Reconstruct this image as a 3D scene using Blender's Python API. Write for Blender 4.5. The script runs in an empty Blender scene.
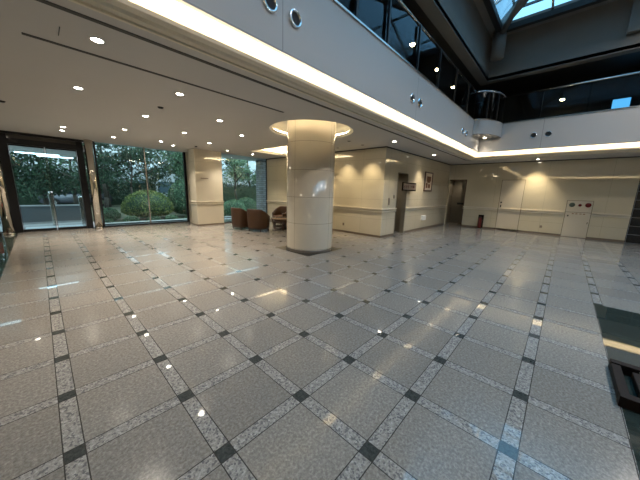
import bpy, bmesh, math, random
from mathutils import Vector, Matrix
PI = math.pi
rnd = random.Random(7)
SC = bpy.context.scene
COL = SC.collection

# ------------------------------------------------------------------ helpers
def link(name, bm, m, parent=None, smooth=False):
    me = bpy.data.meshes.new(name)
    bmesh.ops.recalc_face_normals(bm, faces=bm.faces) if not getattr(bm, 'leafy', False) else None
    bm.to_mesh(me); bm.free()
    if smooth:
        for p in me.polygons: p.use_smooth = True
    o = bpy.data.objects.new(name, me)
    for mm in (m if isinstance(m, (list, tuple)) else [m]): me.materials.append(mm)
    COL.objects.link(o)
    if parent: o.parent = parent
    return o

def tag(o, label=None, cat=None, group=None, kind=None):
    if label: o['label'] = label
    if cat: o['category'] = cat
    if group: o['group'] = group
    if kind: o['kind'] = kind
    return o

def empty(name, loc, rz=0, label=None, cat=None, group=None):
    o = bpy.data.objects.new(name, None); COL.objects.link(o)
    o.location = loc; o.rotation_euler = (0, 0, rz); o.empty_display_size = .1
    return tag(o, label, cat, group)

def struct(name, bm, m, smooth=False):
    return tag(link(name, bm, m, None, smooth), kind='structure')

def dup(root, loc, rz=None, label=None, group=None):
    r = root.copy(); COL.objects.link(r); r.location = loc
    if rz is not None: r.rotation_euler = (0, 0, rz)
    if label: r['label'] = label
    if group: r['group'] = group
    for ch in list(root.children):
        c = ch.copy(); COL.objects.link(c); c.parent = r
        for g in list(ch.children):
            d = g.copy(); COL.objects.link(d); d.parent = c
    return r

def box(bm, x0, y0, z0, x1, y1, z1, bev=0, mi=0):
    vs = [bm.verts.new(p) for p in ((x0,y0,z0),(x1,y0,z0),(x1,y1,z0),(x0,y1,z0),(x0,y0,z1),(x1,y0,z1),(x1,y1,z1),(x0,y1,z1))]
    fs = [bm.faces.new([vs[i] for i in f]) for f in ((0,3,2,1),(4,5,6,7),(0,1,5,4),(1,2,6,5),(2,3,7,6),(3,0,4,7))]
    for f in fs: f.material_index = mi
    if bev:
        es = list({e for f in fs for e in f.edges})
        bmesh.ops.bevel(bm, geom=es, offset=bev, segments=2, affect='EDGES', profile=.5)
    return bm

def B(*a, **k): return box(bmesh.new(), *a, **k)

def prism(bm, pts, z0, z1, mi=0):
    a = [bm.verts.new((x, y, z0)) for x, y in pts]; b = [bm.verts.new((x, y, z1)) for x, y in pts]
    n = len(pts)
    fs = [bm.faces.new(a[::-1]), bm.faces.new(b)]
    for i in range(n): fs.append(bm.faces.new((a[i], a[(i+1) % n], b[(i+1) % n], b[i])))
    for f in fs: f.material_index = mi
    return bm

def sweep_prism(bm, prof, axis, a, b):
    """profile of (u,z) points extruded along x or y from a to b"""
    f = (lambda u, z, t: (t, u, z)) if axis == 'x' else (lambda u, z, t: (u, t, z))
    A = [bm.verts.new(f(u, z, a)) for u, z in prof]; C_ = [bm.verts.new(f(u, z, b)) for u, z in prof]
    n = len(prof)
    bm.faces.new(A[::-1]); bm.faces.new(C_)
    for i in range(n): bm.faces.new((A[i], A[(i+1) % n], C_[(i+1) % n], C_[i]))
    return bm

def lathe(bm, prof, cx=0, cy=0, n=32, a0=0, a1=2*PI, mi=0, z=0):
    full = abs(a1-a0-2*PI) < 1e-6
    k = n if full else n+1
    rings = []
    for r, h in prof:
        if r < 1e-5: rings.append([bm.verts.new((cx, cy, h+z))])
        else: rings.append([bm.verts.new((cx+r*math.cos(a0+(a1-a0)*i/n), cy+r*math.sin(a0+(a1-a0)*i/n), h+z)) for i in range(k)])
    for p, q in zip(rings, rings[1:]):
        for i in range(n):
            j = (i+1) % k
            if len(p) == 1 and len(q) == 1: continue
            if len(p) == 1: f = bm.faces.new((p[0], q[j], q[i]))
            elif len(q) == 1: f = bm.faces.new((p[i], p[j], q[0]))
            else: f = bm.faces.new((p[i], p[j], q[j], q[i]))
            f.material_index = mi
    return bm

def tube(bm, p, q, r0, r1=None, n=12, cap=True):
    p, q = Vector(p), Vector(q); r1 = r0 if r1 is None else r1
    d = (q-p).normalized(); u = d.orthogonal().normalized(); v = d.cross(u)
    A = [bm.verts.new(p+(u*math.cos(2*PI*i/n)+v*math.sin(2*PI*i/n))*r0) for i in range(n)]
    C_ = [bm.verts.new(q+(u*math.cos(2*PI*i/n)+v*math.sin(2*PI*i/n))*r1) for i in range(n)]
    for i in range(n): bm.faces.new((A[i], A[(i+1) % n], C_[(i+1) % n], C_[i]))
    if cap: bm.faces.new(A[::-1]); bm.faces.new(C_)
    return bm

def beam(bm, p, q, w, h):
    p, q = Vector(p), Vector(q); d = (q-p).normalized()
    s = d.cross(Vector((0, 0, 1)))
    s = s.normalized() if s.length > 1e-4 else Vector((1, 0, 0))
    t = s.cross(d)
    A = [bm.verts.new(p+s*a*w/2+t*b*h/2) for a, b in ((-1,-1),(1,-1),(1,1),(-1,1))]
    C_ = [bm.verts.new(q+s*a*w/2+t*b*h/2) for a, b in ((-1,-1),(1,-1),(1,1),(-1,1))]
    for i in range(4): bm.faces.new((A[i], A[(i+1) % 4], C_[(i+1) % 4], C_[i]))
    bm.faces.new(A[::-1]); bm.faces.new(C_)
    return bm

# ------------------------------------------------------------------ materials
class NT:
    def __init__(s, name):
        s.m = bpy.data.materials.new(name); s.m.use_nodes = True
        s.t = s.m.node_tree; s.n = s.t.nodes
        s.b = s.n['Principled BSDF']; s.out = s.n['Material Output']
    def new(s, ty, **k):
        n = s.n.new(ty)
        for a, v in k.items(): setattr(n, a, v)
        return n
    def l(s, a, b): s.t.links.new(a, b)
    def math(s, op, a, b=None, c=None):
        n = s.new('ShaderNodeMath', operation=op)
        for i, v in enumerate((a, b, c)):
            if v is None: continue
            if isinstance(v, (int, float)): n.inputs[i].default_value = v
            else: s.l(v, n.inputs[i])
        return n.outputs[0]
    def mix(s, f, a, b):
        n = s.new('ShaderNodeMix', data_type='RGBA')
        for i, v in ((0, f), (6, a), (7, b)):
            if isinstance(v, (int, float)): n.inputs[i].default_value = v
            elif isinstance(v, tuple): n.inputs[i].default_value = (*v, 1)
            else: s.l(v, n.inputs[i])
        return n.outputs[2]
    def mixf(s, f, a, b):
        n = s.new('ShaderNodeMix', data_type='FLOAT')
        for i, v in ((0, f), (2, a), (3, b)):
            if isinstance(v, (int, float)): n.inputs[i].default_value = v
            else: s.l(v, n.inputs[i])
        return n.outputs[0]
    def pos(s):
        g = s.new('ShaderNodeNewGeometry'); x = s.new('ShaderNodeSeparateXYZ'); s.l(g.outputs['Position'], x.inputs[0])
        return g.outputs['Position'], x.outputs
    def noise(s, sc, det=4, rough=.6, vec=None):
        n = s.new('ShaderNodeTexNoise'); n.inputs['Scale'].default_value = sc; n.inputs['Detail'].default_value = det
        n.inputs['Roughness'].default_value = rough
        if vec is not None: s.l(vec, n.inputs['Vector'])
        return n.outputs[0]
    def ramp(s, v, stops):
        n = s.new('ShaderNodeValToRGB'); e = n.color_ramp.elements
        while len(e) < len(stops): e.new(.5)
        for el, (p, c) in zip(e, stops): el.position = p; el.color = (*c, 1)
        s.l(v, n.inputs[0]); return n.outputs[0]
    def bump(s, h, st=.2, dist=.01):
        n = s.new('ShaderNodeBump'); n.inputs['Strength'].default_value = st; n.inputs['Distance'].default_value = dist
        s.l(h, n.inputs['Height']); s.l(n.outputs[0], s.b.inputs['Normal'])

def mat(name, col, rough=.5, metal=0, spec=.5, var=0, sc=8, bump=0, coat=0):
    t = NT(name); b = t.b
    b.inputs['Base Color'].default_value = (*col, 1); b.inputs['Roughness'].default_value = rough
    b.inputs['Metallic'].default_value = metal; b.inputs['Specular IOR Level'].default_value = spec
    b.inputs['Coat Weight'].default_value = coat
    p, _ = t.pos()
    if var:
        n = t.noise(sc, 4, .6, p)
        c = t.mix(n, tuple(x*(1-var) for x in col), tuple(min(1, x*(1+var)) for x in col))
        t.l(c, b.inputs['Base Color'])
    if bump: t.bump(t.noise(sc*6, 3, .6, p), bump)
    return t.m

def emit(name, col, st):
    t = NT(name); t.b.inputs['Base Color'].default_value = (*col, 1)
    t.b.inputs['Emission Color'].default_value = (*col, 1); t.b.inputs['Emission Strength'].default_value = st
    return t.m

def line_mask(t, v, period, width, off=0):
    """1 inside lines of the width centred on multiples of the period"""
    a = t.math('ADD', v, off + period*1000 + width/2)
    a = t.math('MODULO', a, period)
    return t.math('LESS_THAN', a, width)

WARM = (1, .83, .56)
# the floor: grid of flamed granite fields, polished speckled strips, dark crossing stones
def floor_mat():
    t = NT('granite_floor'); p, x = t.pos()
    W = .092; P = .6
    sx = line_mask(t, x[0], P, W); sy = line_mask(t, x[1], P, W)
    strip = t.math('MAXIMUM', sx, sy); node = t.math('MULTIPLY', sx, sy)
    jw = .006
    e = None
    for v in (x[0], x[1]):
        for o in (W/2, -W/2):
            m = line_mask(t, v, P, jw, o)
            e = m if e is None else t.math('MAXIMUM', e, m)
    n1 = t.noise(55, 5, .75, p); n2 = t.noise(42, 6, .8, p); n3 = t.noise(1.1, 2, .5, p)
    vo = t.new('ShaderNodeTexVoronoi'); vo.inputs['Scale'].default_value = 95; t.l(p, vo.inputs['Vector'])
    sepv = t.new('ShaderNodeSeparateXYZ'); t.l(vo.outputs['Color'], sepv.inputs[0])
    field = t.ramp(n1, [(.30, (.145, .128, .110)), (.5, (.262, .238, .208)), (.72, (.42, .39, .355))])
    field = t.mix(t.math('MULTIPLY', sepv.outputs[0], .35), field, (.135, .125, .115))
    # every field slab its own tone
    fx = t.math('FLOOR', t.math('DIVIDE', x[0], P)); fy = t.math('FLOOR', t.math('DIVIDE', x[1], P))
    cb = t.new('ShaderNodeCombineXYZ'); t.l(fx, cb.inputs[0]); t.l(fy, cb.inputs[1])
    wn = t.new('ShaderNodeTexWhiteNoise'); t.l(cb.outputs[0], wn.inputs[0])
    k = t.math('ADD', t.math('MULTIPLY', wn.outputs[0], .16), .92)
    hs = t.new('ShaderNodeHueSaturation'); t.l(field, hs.inputs['Color']); t.l(k, hs.inputs['Value'])
    st = t.ramp(n2, [(.33, (.19, .175, .155)), (.5, (.30, .283, .258)), (.66, (.52, .50, .465))])
    st = t.mix(t.math('GREATER_THAN', sepv.outputs[1], .78), st, (.16, .15, .15))
    nd = t.ramp(n2, [(.35, (.025, .028, .026)), (.65, (.085, .09, .082))])
    c = t.mix(strip, hs.outputs[0], st); c = t.mix(node, c, nd)
    # dark polished border along both sides and the square under the round column
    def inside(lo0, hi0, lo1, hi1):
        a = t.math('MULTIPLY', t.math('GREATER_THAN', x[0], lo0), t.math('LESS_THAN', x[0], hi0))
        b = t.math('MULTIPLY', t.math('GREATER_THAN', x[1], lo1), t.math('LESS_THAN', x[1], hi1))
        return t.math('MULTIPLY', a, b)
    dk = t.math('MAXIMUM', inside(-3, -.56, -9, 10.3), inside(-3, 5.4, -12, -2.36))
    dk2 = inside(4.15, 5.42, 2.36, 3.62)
    green = t.ramp(t.noise(9, 7, .75, p), [(.3, (.018, .024, .020)), (.8, (.045, .058, .050)), (1, (.10, .12, .105))])
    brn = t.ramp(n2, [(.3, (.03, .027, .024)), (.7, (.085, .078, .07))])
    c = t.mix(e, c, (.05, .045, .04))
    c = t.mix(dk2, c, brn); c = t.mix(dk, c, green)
    t.l(c, t.b.inputs['Base Color'])
    pol = t.math('MAXIMUM', t.math('MAXIMUM', strip, dk), dk2)
    rr = t.mixf(pol, .15, .02)
    rr = t.math('ADD', rr, t.math('MULTIPLY', n3, .02))
    t.l(rr, t.b.inputs['Roughness'])
    t.l(t.mixf(pol, .30, .62), t.b.inputs['Specular IOR Level'])
    h = t.math('MULTIPLY', n1, t.mixf(pol, 1, .0))
    t.bump(h, .05, .004)
    return t.m

# polished cream stone wall panels with fine joints; horizontal course height ch, vertical joint every pw along axis ax
def cream_mat(name, ax, ch=.66, pw=1.2, off=0, zoff=0, col=(.59, .53, .40), rough=.035):
    t = NT(name); p, x = t.pos()
    j = t.math('MAXIMUM', line_mask(t, x[2], ch, .006, -zoff), line_mask(t, x[ax], pw, .006, off))
    n = t.noise(2.2, 5, .6, p)
    c = t.mix(n, tuple(v*.93 for v in col), tuple(v*1.05 for v in col))
    c = t.mix(j, c, tuple(v*.62 for v in col))
    t.l(c, t.b.inputs['Base Color'])
    t.b.inputs['Roughness'].default_value = rough
    t.b.inputs['Specular IOR Level'].default_value = .95
    t.bump(t.noise(1.2, 1, .5, p), .02, .02)
    return t.m

def fascia_mat(name, ax, pw, off):
    t = NT(name); p, x = t.pos()
    j = line_mask(t, x[ax], pw, .01, off)
    c = t.mix(j, (.43, .415, .40), (.17, .165, .16)); t.l(c, t.b.inputs['Base Color'])
    t.b.inputs['Roughness'].default_value = .42
    return t.m

def glass_mat(name, tint=(1, 1, 1), ior=1.5, boost=1.0):
    t = NT(name); t.n.remove(t.b)
    tr = t.new('ShaderNodeBsdfTransparent'); tr.inputs[0].default_value = (*tint, 1)
    gl = t.new('ShaderNodeBsdfGlossy'); gl.inputs['Roughness'].default_value = 0.01; gl.inputs[0].default_value = (.9, .95, 1, 1)
    fr = t.new('ShaderNodeFresnel'); fr.inputs[0].default_value = ior
    f = t.math('MINIMUM', t.math('MULTIPLY', fr.outputs[0], boost), 1)
    mx = t.new('ShaderNodeMixShader'); t.l(f, mx.inputs[0]); t.l(tr.outputs[0], mx.inputs[1]); t.l(gl.outputs[0], mx.inputs[2])
    t.l(mx.outputs[0], t.out.inputs[0])
    return t.m

def leaf_mat(name, c0, c1):
    t = NT(name)
    g = t.new('ShaderNodeNewGeometry')
    c = t.mix(g.outputs['Random Per Island'], c0, c1)
    t.l(c, t.b.inputs['Base Color']); t.b.inputs['Roughness'].default_value = .55
    t.b.inputs['Specular IOR Level'].default_value = .25
    t.b.inputs['Subsurface Weight'].default_value = 0
    return t.m

def stone_block_mat():
    t = NT('grey_split_stone'); p, x = t.pos()
    br = t.new('ShaderNodeTexBrick'); br.inputs['Scale'].default_value = 1
    br.inputs['Color1'].default_value = (.40, .42, .46, 1); br.inputs['Color2'].default_value = (.24, .25, .28, 1); br.inputs['Mortar'].default_value = (.12, .12, .13, 1)
    br.inputs['Brick Width'].default_value = .3; br.inputs['Row Height'].default_value = .1; br.inputs['Mortar Size'].default_value = .008
    cb = t.new('ShaderNodeCombineXYZ'); t.l(t.math('ADD', x[0], x[1]), cb.inputs[0]); t.l(x[2], cb.inputs[1])
    t.l(cb.outputs[0], br.inputs[0]); t.l(br.outputs[0], t.b.inputs['Base Color'])
    t.b.inputs['Roughness'].default_value = .8; t.bump(t.noise(20, 4, .7, p), .6, .02)
    return t.m

def tile_dark_mat():
    t = NT('black_glazed_tile'); p, x = t.pos()
    j = t.math('MAXIMUM', line_mask(t, x[2], .30, .014), line_mask(t, x[1], .6, .014))
    t.l(t.mix(j, (.010, .010, .011), (.16, .17, .18)), t.b.inputs['Base Color'])
    t.b.inputs['Roughness'].default_value = .25
    return t.m

M = dict(
    floor=floor_mat(),
    creamA=cream_mat('cream_stone_panels_left', 1, .66, 1.2, .2, -.04),
    creamB=cream_mat('cream_stone_panels_middle', 0, .66, 1.2, .3, -.04),
    creamC=cream_mat('cream_stone_panels_far', 1, 3.3, 1.75, 1.2, .5, (.55, .49, .355)),
    pillar=cream_mat('cream_stone_pillar', 2, 3.5, 3.5, 1, 1, (.62, .56, .44)),
    ceil=mat('painted_ceiling', (.50, .485, .465), .75, var=.03, sc=.7),
    mould=mat('cream_moulding', (.66, .60, .48), .5),
    cove=mat('cove_white', (.85, .82, .74), .6),
    fA=fascia_mat('grey_fascia_panels_long', 0, 3.85, -2.27), fC=fascia_mat('grey_fascia_panels_far', 1, 3.6, .92),
    fbay=mat('grey_bay_paint', (.43, .415, .40), .42),
    dark=mat('dark_metal', (.015, .015, .017), .35, .3),
    steel=mat('brushed_steel', (.62, .60, .57), .22, 1),
    brass=mat('bronze_mirror_steel', (.74, .70, .62), .08, 1),
    chrome=mat('chrome', (.8, .8, .8), .12, 1),
    grey=mat('upper_shaft_paint', (.21, .195, .175), .7, var=.12, sc=1.2),
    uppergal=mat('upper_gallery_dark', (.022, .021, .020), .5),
    black=mat('black_void_paint', (.006, .006, .006), .7),
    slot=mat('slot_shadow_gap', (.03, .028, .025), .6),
    glass=glass_mat('clear_window_glass', (.80, .93, .95), 1.5, 1.0),
    balglass=glass_mat('tinted_balustrade_glass', (.50, .54, .56), 1.5, .5),
    skyglass=glass_mat('blue_skylight_glass', (.20, .48, .74), 1.45, .6),
    bulb=emit('downlight_lens', (1, .90, .74), 30),
    lampbulb=emit('glint_lamp_bulb', (1, .78, .42), 40),
    led=emit('cove_lamp_strip', WARM, 10), led2=emit('column_ring_lamp', WARM, 13), led3=emit('coffer_lamp', WARM, 9),
    tubecool=emit('cool_tube_lamp', (.75, .9, 1), 3),
    leather=mat('brown_leather', (.05, .021, .007), .45, var=.25, sc=9, bump=.12),
    cushion=mat('beige_cushion', (.33, .27, .20), .8, var=.1, sc=20),
    wood=mat('dark_red_wood', (.075, .030, .017), .3, var=.3, sc=12),
    tabletop=mat('polished_table_top', (.22, .15, .10), .15, var=.15, sc=6),
    blackwood=mat('blackened_wood', (.014, .008, .006), .6, spec=.15, var=.35, sc=14),
    red=mat('red_enamel', (.13, .015, .012), .3), redglass=mat('red_lamp_glass', (.15, .012, .01), .15),
    white=mat('white_plastic', (.75, .75, .72), .35), cream=mat('cream_card', (.75, .66, .47), .6),
    door=mat('cream_door_paint', (.56, .50, .39), .16, var=.03, sc=2),
    joint=mat('door_shadow_joint', (.09, .075, .055), .7),
    corridor=mat('corridor_brown_wall', (.20, .17, .12), .5),
    base=mat('brown_skirting_stone', (.16, .12, .085), .3, var=.2, sc=12),
    colbase=mat('dark_column_skirting', (.10, .085, .068), .2, var=.2, sc=12),
    btile=tile_dark_mat(), block=stone_block_mat(),
    pave=mat('pale_outdoor_paving', (.30, .31, .32), .6, var=.2, sc=5), soil=mat('garden_soil', (.05, .06, .03), .95, var=.5, sc=6, bump=.5),
    gravel=mat('garden_gravel', (.34, .35, .33), .9, var=.5, sc=30, bump=.6),
    kerb=mat('dark_kerb_stone', (.08, .085, .09), .6, var=.3, sc=20),
    matt=mat('pale_entrance_mat', (.62, .66, .70), .35), lowwall=mat('grey_tiled_low_wall', (.085, .095, .105), .55, var=.1, sc=30),
    bark=mat('tree_bark', (.055, .045, .035), .9, var=.4, sc=14, bump=.6),
    lfD=leaf_mat('dark_leaves', (.012, .030, .018), (.05, .10, .055)),
    lfM=leaf_mat('mid_leaves', (.025, .07, .04), (.13, .22, .12)),
    lfL=leaf_mat('light_leaves', (.05, .12, .07), (.24, .36, .21)),
    lfH=leaf_mat('hedge_leaves', (.035, .08, .03), (.26, .30, .09)),
    carp=mat('dark_car_paint', (.09, .10, .12), .15, .3), carg=mat('car_glass', (.02, .03, .04), .05), tyre=mat('tyre_rubber', (.015, .015, .015), .8),
    bldg=mat('far_building_wall', (.35, .38, .40), .8, var=.1, sc=1), bwin=mat('far_building_window', (.05, .08, .10), .1),
    paper=mat('picture_paper', (.72, .62, .48), .6), print1=mat('picture_brown_ink', (.22, .10, .05), .7), print2=mat('picture_dark_ink', (.09, .04, .03), .7),
    plate=mat('sign_face', (.19, .14, .11), .3), trimgrey=mat('satin_grey_trim', (.3, .29, .28), .4), seal=mat('silver_seal', (.5, .5, .5), .3, 1),
)

# ------------------------------------------------------------------ dimensions
CZ = 2.96          # low ceiling
YE, XE = 1.25, 12.42  # edges of the low ceiling along the atrium
YL, XL = 1.07, 12.22 # lips of the cove
YF, XF = 0.95, 12.05 # fascia faces
ZF0, ZF1 = 3.17, 4.13
XW, YB, XA = 14.1, 2.56, 7.75
CC = (4.80, 2.98); CR = .60

# ------------------------------------------------------------------ floor, walls
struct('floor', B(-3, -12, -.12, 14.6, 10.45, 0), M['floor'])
# walls
def wall(name, *a, m): return struct(name, B(*a), m)
wall('wall_lounge', XA, YB+.151, 0, XA+.15, 9.0, CZ+.02, m=M['creamA'])
bm = bmesh.new()
DX0, DX1, DZ = 8.70, 9.47, 2.2
box(bm, XA, YB, 0, DX0, YB+.15, CZ+.02); box(bm, DX1, YB, 0, XW+.15, YB+.15, CZ+.02); box(bm, DX0, YB, DZ, DX1, YB+.15, CZ+.02)
struct('wall_middle', bm, M['creamB'])
bm = bmesh.new()
OY0, OY1, OZ = 1.76, 2.50, 2.2
box(bm, XW, -3.58, 0, XW+.15, OY0, CZ+.02); box(bm, XW, OY1, 0, XW+.15, YB, CZ+.02); box(bm, XW, OY0, OZ, XW+.15, OY1, CZ+.02)
struct('wall_far', bm, M['creamC'])
wall('wall_black_tile', XW, -8, 0, XW+.15, -3.58, CZ+.02, m=M['btile'])
wall('wall_left', -1.45, -9, 0, -1.3, 10.3, CZ+.02, m=M['creamA'])
wall('wall_rear', -3, -12.1, 0, 14.6, -12, 7.3, m=M['grey'])
wall('wall_left_upper', -3.1, -12, 0, -3, 5.0, 7.3, m=M['grey'])
wall('wall_right', XW, -12, 0, XW+.15, -8, CZ+.02, m=M['creamC'])
# little corridors behind the two openings
bm = bmesh.new(); box(bm, DX0-.3, YB+1.3, 0, DX1+.5, YB+1.4, 2.6); box(bm, DX1+.4, YB+.15, 0, DX1+.5, YB+1.3, 2.6); box(bm, DX0-.4, YB+.15, 0, DX0-.3, YB+1.4, 2.6); box(bm, DX0-.3, YB+.15, 2.5, DX1+.4, YB+1.3, 2.6)
struct('wall_corridor', bm, M['corridor'])
bm = bmesh.new(); box(bm, XW+1.3, OY0-.5, 0, XW+1.4, OY1+.3, 2.6); box(bm, XW+.15, OY1+.2, 0, XW+1.3, OY1+.3, 2.6); box(bm, XW+.15, OY0-.5, 0, XW+1.3, OY0-.4, 2.6); box(bm, XW+.15, OY0-.4, 2.5, XW+1.3, OY1+.2, 2.6)
box(bm, XW+.5, OY0-.4, -.12, XW+1.4, OY1+.3, -.001)
struct('wall_corridor_far', bm, M['corridor'])
# skirtings (flush brown stone)
bm = bmesh.new(); box(bm, XA-.012, YB-.012, 0, XA, 9.0, .075); struct('baseboard_lounge', bm, M['base'])
bm = bmesh.new(); box(bm, XA-.012, YB-.012, 0, DX0, YB, .075); box(bm, DX1, YB-.012, 0, XW, YB, .075); struct('baseboard_middle', bm, M['base'])
bm = bmesh.new(); box(bm, XW-.012, -3.58, 0, XW, OY0, .075); struct('baseboard_far', bm, M['base'])
# chair rails: two thin rounded bars
def rail(bm, ax, c, a, b, sgn):
    for z0, z1, d in ((.945, .985, .05), (.915, .945, .012), (.868, .900, .035)):
        if ax == 'x': box(bm, a, min(c, c+sgn*d), z0, b, max(c, c+sgn*d), z1, .003)
        else: box(bm, min(c, c+sgn*d), a, z0, max(c, c+sgn*d), b, z1, .003)
bm = bmesh.new(); rail(bm, 'y', XA, YB-.02, 9.0, -1); struct('trim_1', bm, M['mould'])
bm = bmesh.new(); rail(bm, 'x', YB, XA-.02, DX0, -1); rail(bm, 'x', YB, DX1, XW, -1); struct('trim_2', bm, M['mould'])
bm = bmesh.new()
for a, b in ((-3.58, -2.64), (-1.86, -.52), (.36, OY0)): rail(bm, 'y', XW, a, b, -1)
struct('trim_3', bm, M['mould'])
# dark shadow gap where walls meet ceiling
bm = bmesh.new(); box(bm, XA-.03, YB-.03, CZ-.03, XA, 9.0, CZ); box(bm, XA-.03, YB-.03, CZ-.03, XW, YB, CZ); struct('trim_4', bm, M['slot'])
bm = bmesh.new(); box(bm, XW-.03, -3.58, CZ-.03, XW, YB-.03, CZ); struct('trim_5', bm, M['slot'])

# square pillar by the window
bm = B(4.22, 8.72, 0, 5.31, 9.3, CZ+.02)
struct('wall_pillar', bm, M['pillar'])
bm = bmesh.new()
rail(bm, 'x', 8.72, 4.20, 5.33, -1); rail(bm, 'y', 4.22, 8.70, 9.3, -1); struct('trim_6', bm, M['mould'])
bm = bmesh.new(); box(bm, 4.205, 8.705, 0, 5.325, 8.72, .06); box(bm, 4.205, 8.705, 0, 4.22, 9.3, .06); struct('baseboard_pillar', bm, M['base'])

# ------------------------------------------------------------------ low ceiling with round hole and coffer hole
RH = 1.02
CX0, CX1, CY0, CY1 = 5.76, 7.35, 4.7, 7.3
def slab_with_holes():
    bm = bmesh.new()
    def q(x0, y0, x1, y1):
        if x1-x0 > 1e-4 and y1-y0 > 1e-4: box(bm, x0, y0, CZ, x1, y1, CZ+.10)
    s = 1.15
    hx0, hx1, hy0, hy1 = CC[0]-s, CC[0]+s, CC[1]-s, CC[1]+s
    q(-1.45, YE, XW+.15, hy0)
    q(-1.45, hy0, hx0, hy1); q(hx1, hy0, XW+.15, hy1)
    q(-1.45, hy1, XW+.15, CY0)
    q(-1.45, CY0, CX0, CY1); q(CX1, CY0, 8.2, CY1)
    q(-1.45, CY1, 8.2, 10.45)
    q(XE, -12, XW+.15, YE); q(-3, -12, -.8-.37, YE)
    # square with a round hole
    n = 64
    for z, flip in ((CZ, 0), (CZ+.10, 1)):
        inn = []; out = []
        for i in range(n):
            a = 2*PI*i/n+PI/4; c, d = math.cos(a), math.sin(a); k = s/max(abs(c), abs(d))
            inn.append(bm.verts.new((CC[0]+RH*c, CC[1]+RH*d, z))); out.append(bm.verts.new((CC[0]+k*c, CC[1]+k*d, z)))
        for i in range(n):
            j = (i+1) % n; bm.faces.new((inn[i], out[i], out[j], inn[j]))
    return bm
o = struct('ceiling', slab_with_holes(), M['ceil'])
# recess above the ring: stepped moulding, wall and lid
bm = bmesh.new()
lathe(bm, [(RH, CZ), (RH, CZ+.03), (RH-.07, CZ+.035), (RH-.07, CZ+.05), (RH+.10, CZ+.055), (RH+.10, CZ+.36), (CR+.0, CZ+.40)], *CC, n=64)
struct('ceiling_ring_recess', bm, M['cove'], True)
t_ring = link('ring_cove_lamp', lathe(bmesh.new(), [(RH+.01, 0), (RH+.01, .03), (RH+.05, .03), (RH+.05, 0)], *CC, n=64, z=CZ+.06), M['led2'])
tag(t_ring, 'ring shaped warm light strip hidden in the ceiling recess around the round column', 'light strip')
# coffer above the armchairs
bm = bmesh.new()
def ringbox(bm, x0, y0, x1, y1, w, z0, z1):
    box(bm, x0, y0, z0, x1, y0+w, z1); box(bm, x0, y1-w, z0, x1, y1, z1); box(bm, x0, y0+w, z0, x0+w, y1-w, z1); box(bm, x1-w, y0+w, z0, x1, y1-w, z1)
ringbox(bm, CX0, CY0, CX1, CY1, .06, CZ-.015, CZ+.04)
ringbox(bm, CX0, CY0, CX1, CY1, .10, CZ+.04, CZ+.07)
ringbox(bm, CX0-.12, CY0-.12, CX1+.12, CY1+.12, .03, CZ+.10, CZ+.34)
ringbox(bm, CX0-.12, CY0-.12, CX1+.12, CY1+.12, .125, CZ+.10, CZ+.11)
box(bm, CX0-.12, CY0-.12, CZ+.34, CX1+.12, CY1+.12, CZ+.36)
struct('ceiling_coffer', bm, M['cove'])
bm = bmesh.new(); ringbox(bm, CX0-.07, CY0-.07, CX1+.07, CY1+.07, .05, CZ+.115, CZ+.14)
tag(link('coffer_lamp', bm, M['led3']), 'rectangular warm light strip inside the ceiling coffer above the armchairs', 'light strip')

# cove along the atrium : moulding, trough, back, fascia
XS = -3.0; YS = -12.0; XV = -.8
def lshape(prof_y, m, name, kind='structure', label=None, cat=None):
    """mitred L: profile given as (d,z), d = distance in front of fascia planes corner (offset from YF / XF, growing away from the void)"""
    bm = bmesh.new(); n = len(prof_y)
    secs = []
    for end in range(4):
        ring = []
        for dy, dx, z in prof_y:
            y = YF+dy; x = XF+dx; xw = XV-dx
            if end == 0: ring.append(bm.verts.new((xw, YS, z)))
            elif end == 1: ring.append(bm.verts.new((xw, y, z)))
            elif end == 2: ring.append(bm.verts.new((x, y, z)))
            else: ring.append(bm.verts.new((x, YS, z)))
        secs.append(ring)
    for a, b in zip(secs, secs[1:]):
        for i in range(n):
            j = (i+1) % n; bm.faces.new((a[i], a[j], b[j], b[i]))
    bm.faces.new(secs[0][::-1]); bm.faces.new(secs[-1])
    o = link(name, bm, m)
    if kind: o['kind'] = kind
    if label: tag(o, label, cat)
    return o
dyE, dxE = YE-YF, XE-XF; dyL, dxL = YL-YF, XL-XF
# moulding: steps from the ceiling edge out to the lip
lshape([(dyE, dxE, CZ-.03), (dyE-.03, dxE-.03, CZ-.03), (dyE-.03, dxE-.03, CZ-.01), (dyE-.09, dxE-.10, CZ-.005), (dyE-.11, dxE-.13, CZ+.02), (dyL+.01, dxL+.01, CZ+.03), (dyL, dxL, CZ+.03),
        (dyL, dxL, CZ+.07), (dyL+.015, dxL+.015, CZ+.07), (dyL+.02, dxL+.02, CZ+.045), (dyE, dxE, CZ+.045)], M['mould'], 'trim_7')
# trough back: curves up from the moulding and over to the inside of the fascia
prof = [(dyE-.005, dxE-.005, CZ+.04), (dyE+.02, dxE+.02, CZ+.10), (dyE+.03, dxE+.03, CZ+.24), (dyE-.02, dxE-.02, CZ+.38), (dyE-.12, dxE-.14, CZ+.43), (.04, .04, CZ+.43),
        (.04, .04, CZ+.50), (dyE+.08, dxE+.08, CZ+.50), (dyE+.08, dxE+.08, CZ+.04)]
lshape(prof, M['cove'], 'ceiling_cove_back')
lshape([(dyL+.035, dxL+.05, CZ+.046), (dyL+.11, dxL+.13, CZ+.046), (dyL+.11, dxL+.13, CZ+.058), (dyL+.035, dxL+.05, CZ+.058)], M['led'], 'cove_lamp', None,
       'long warm light strip in the cove under the grey upper fascia', 'light strip')
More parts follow.
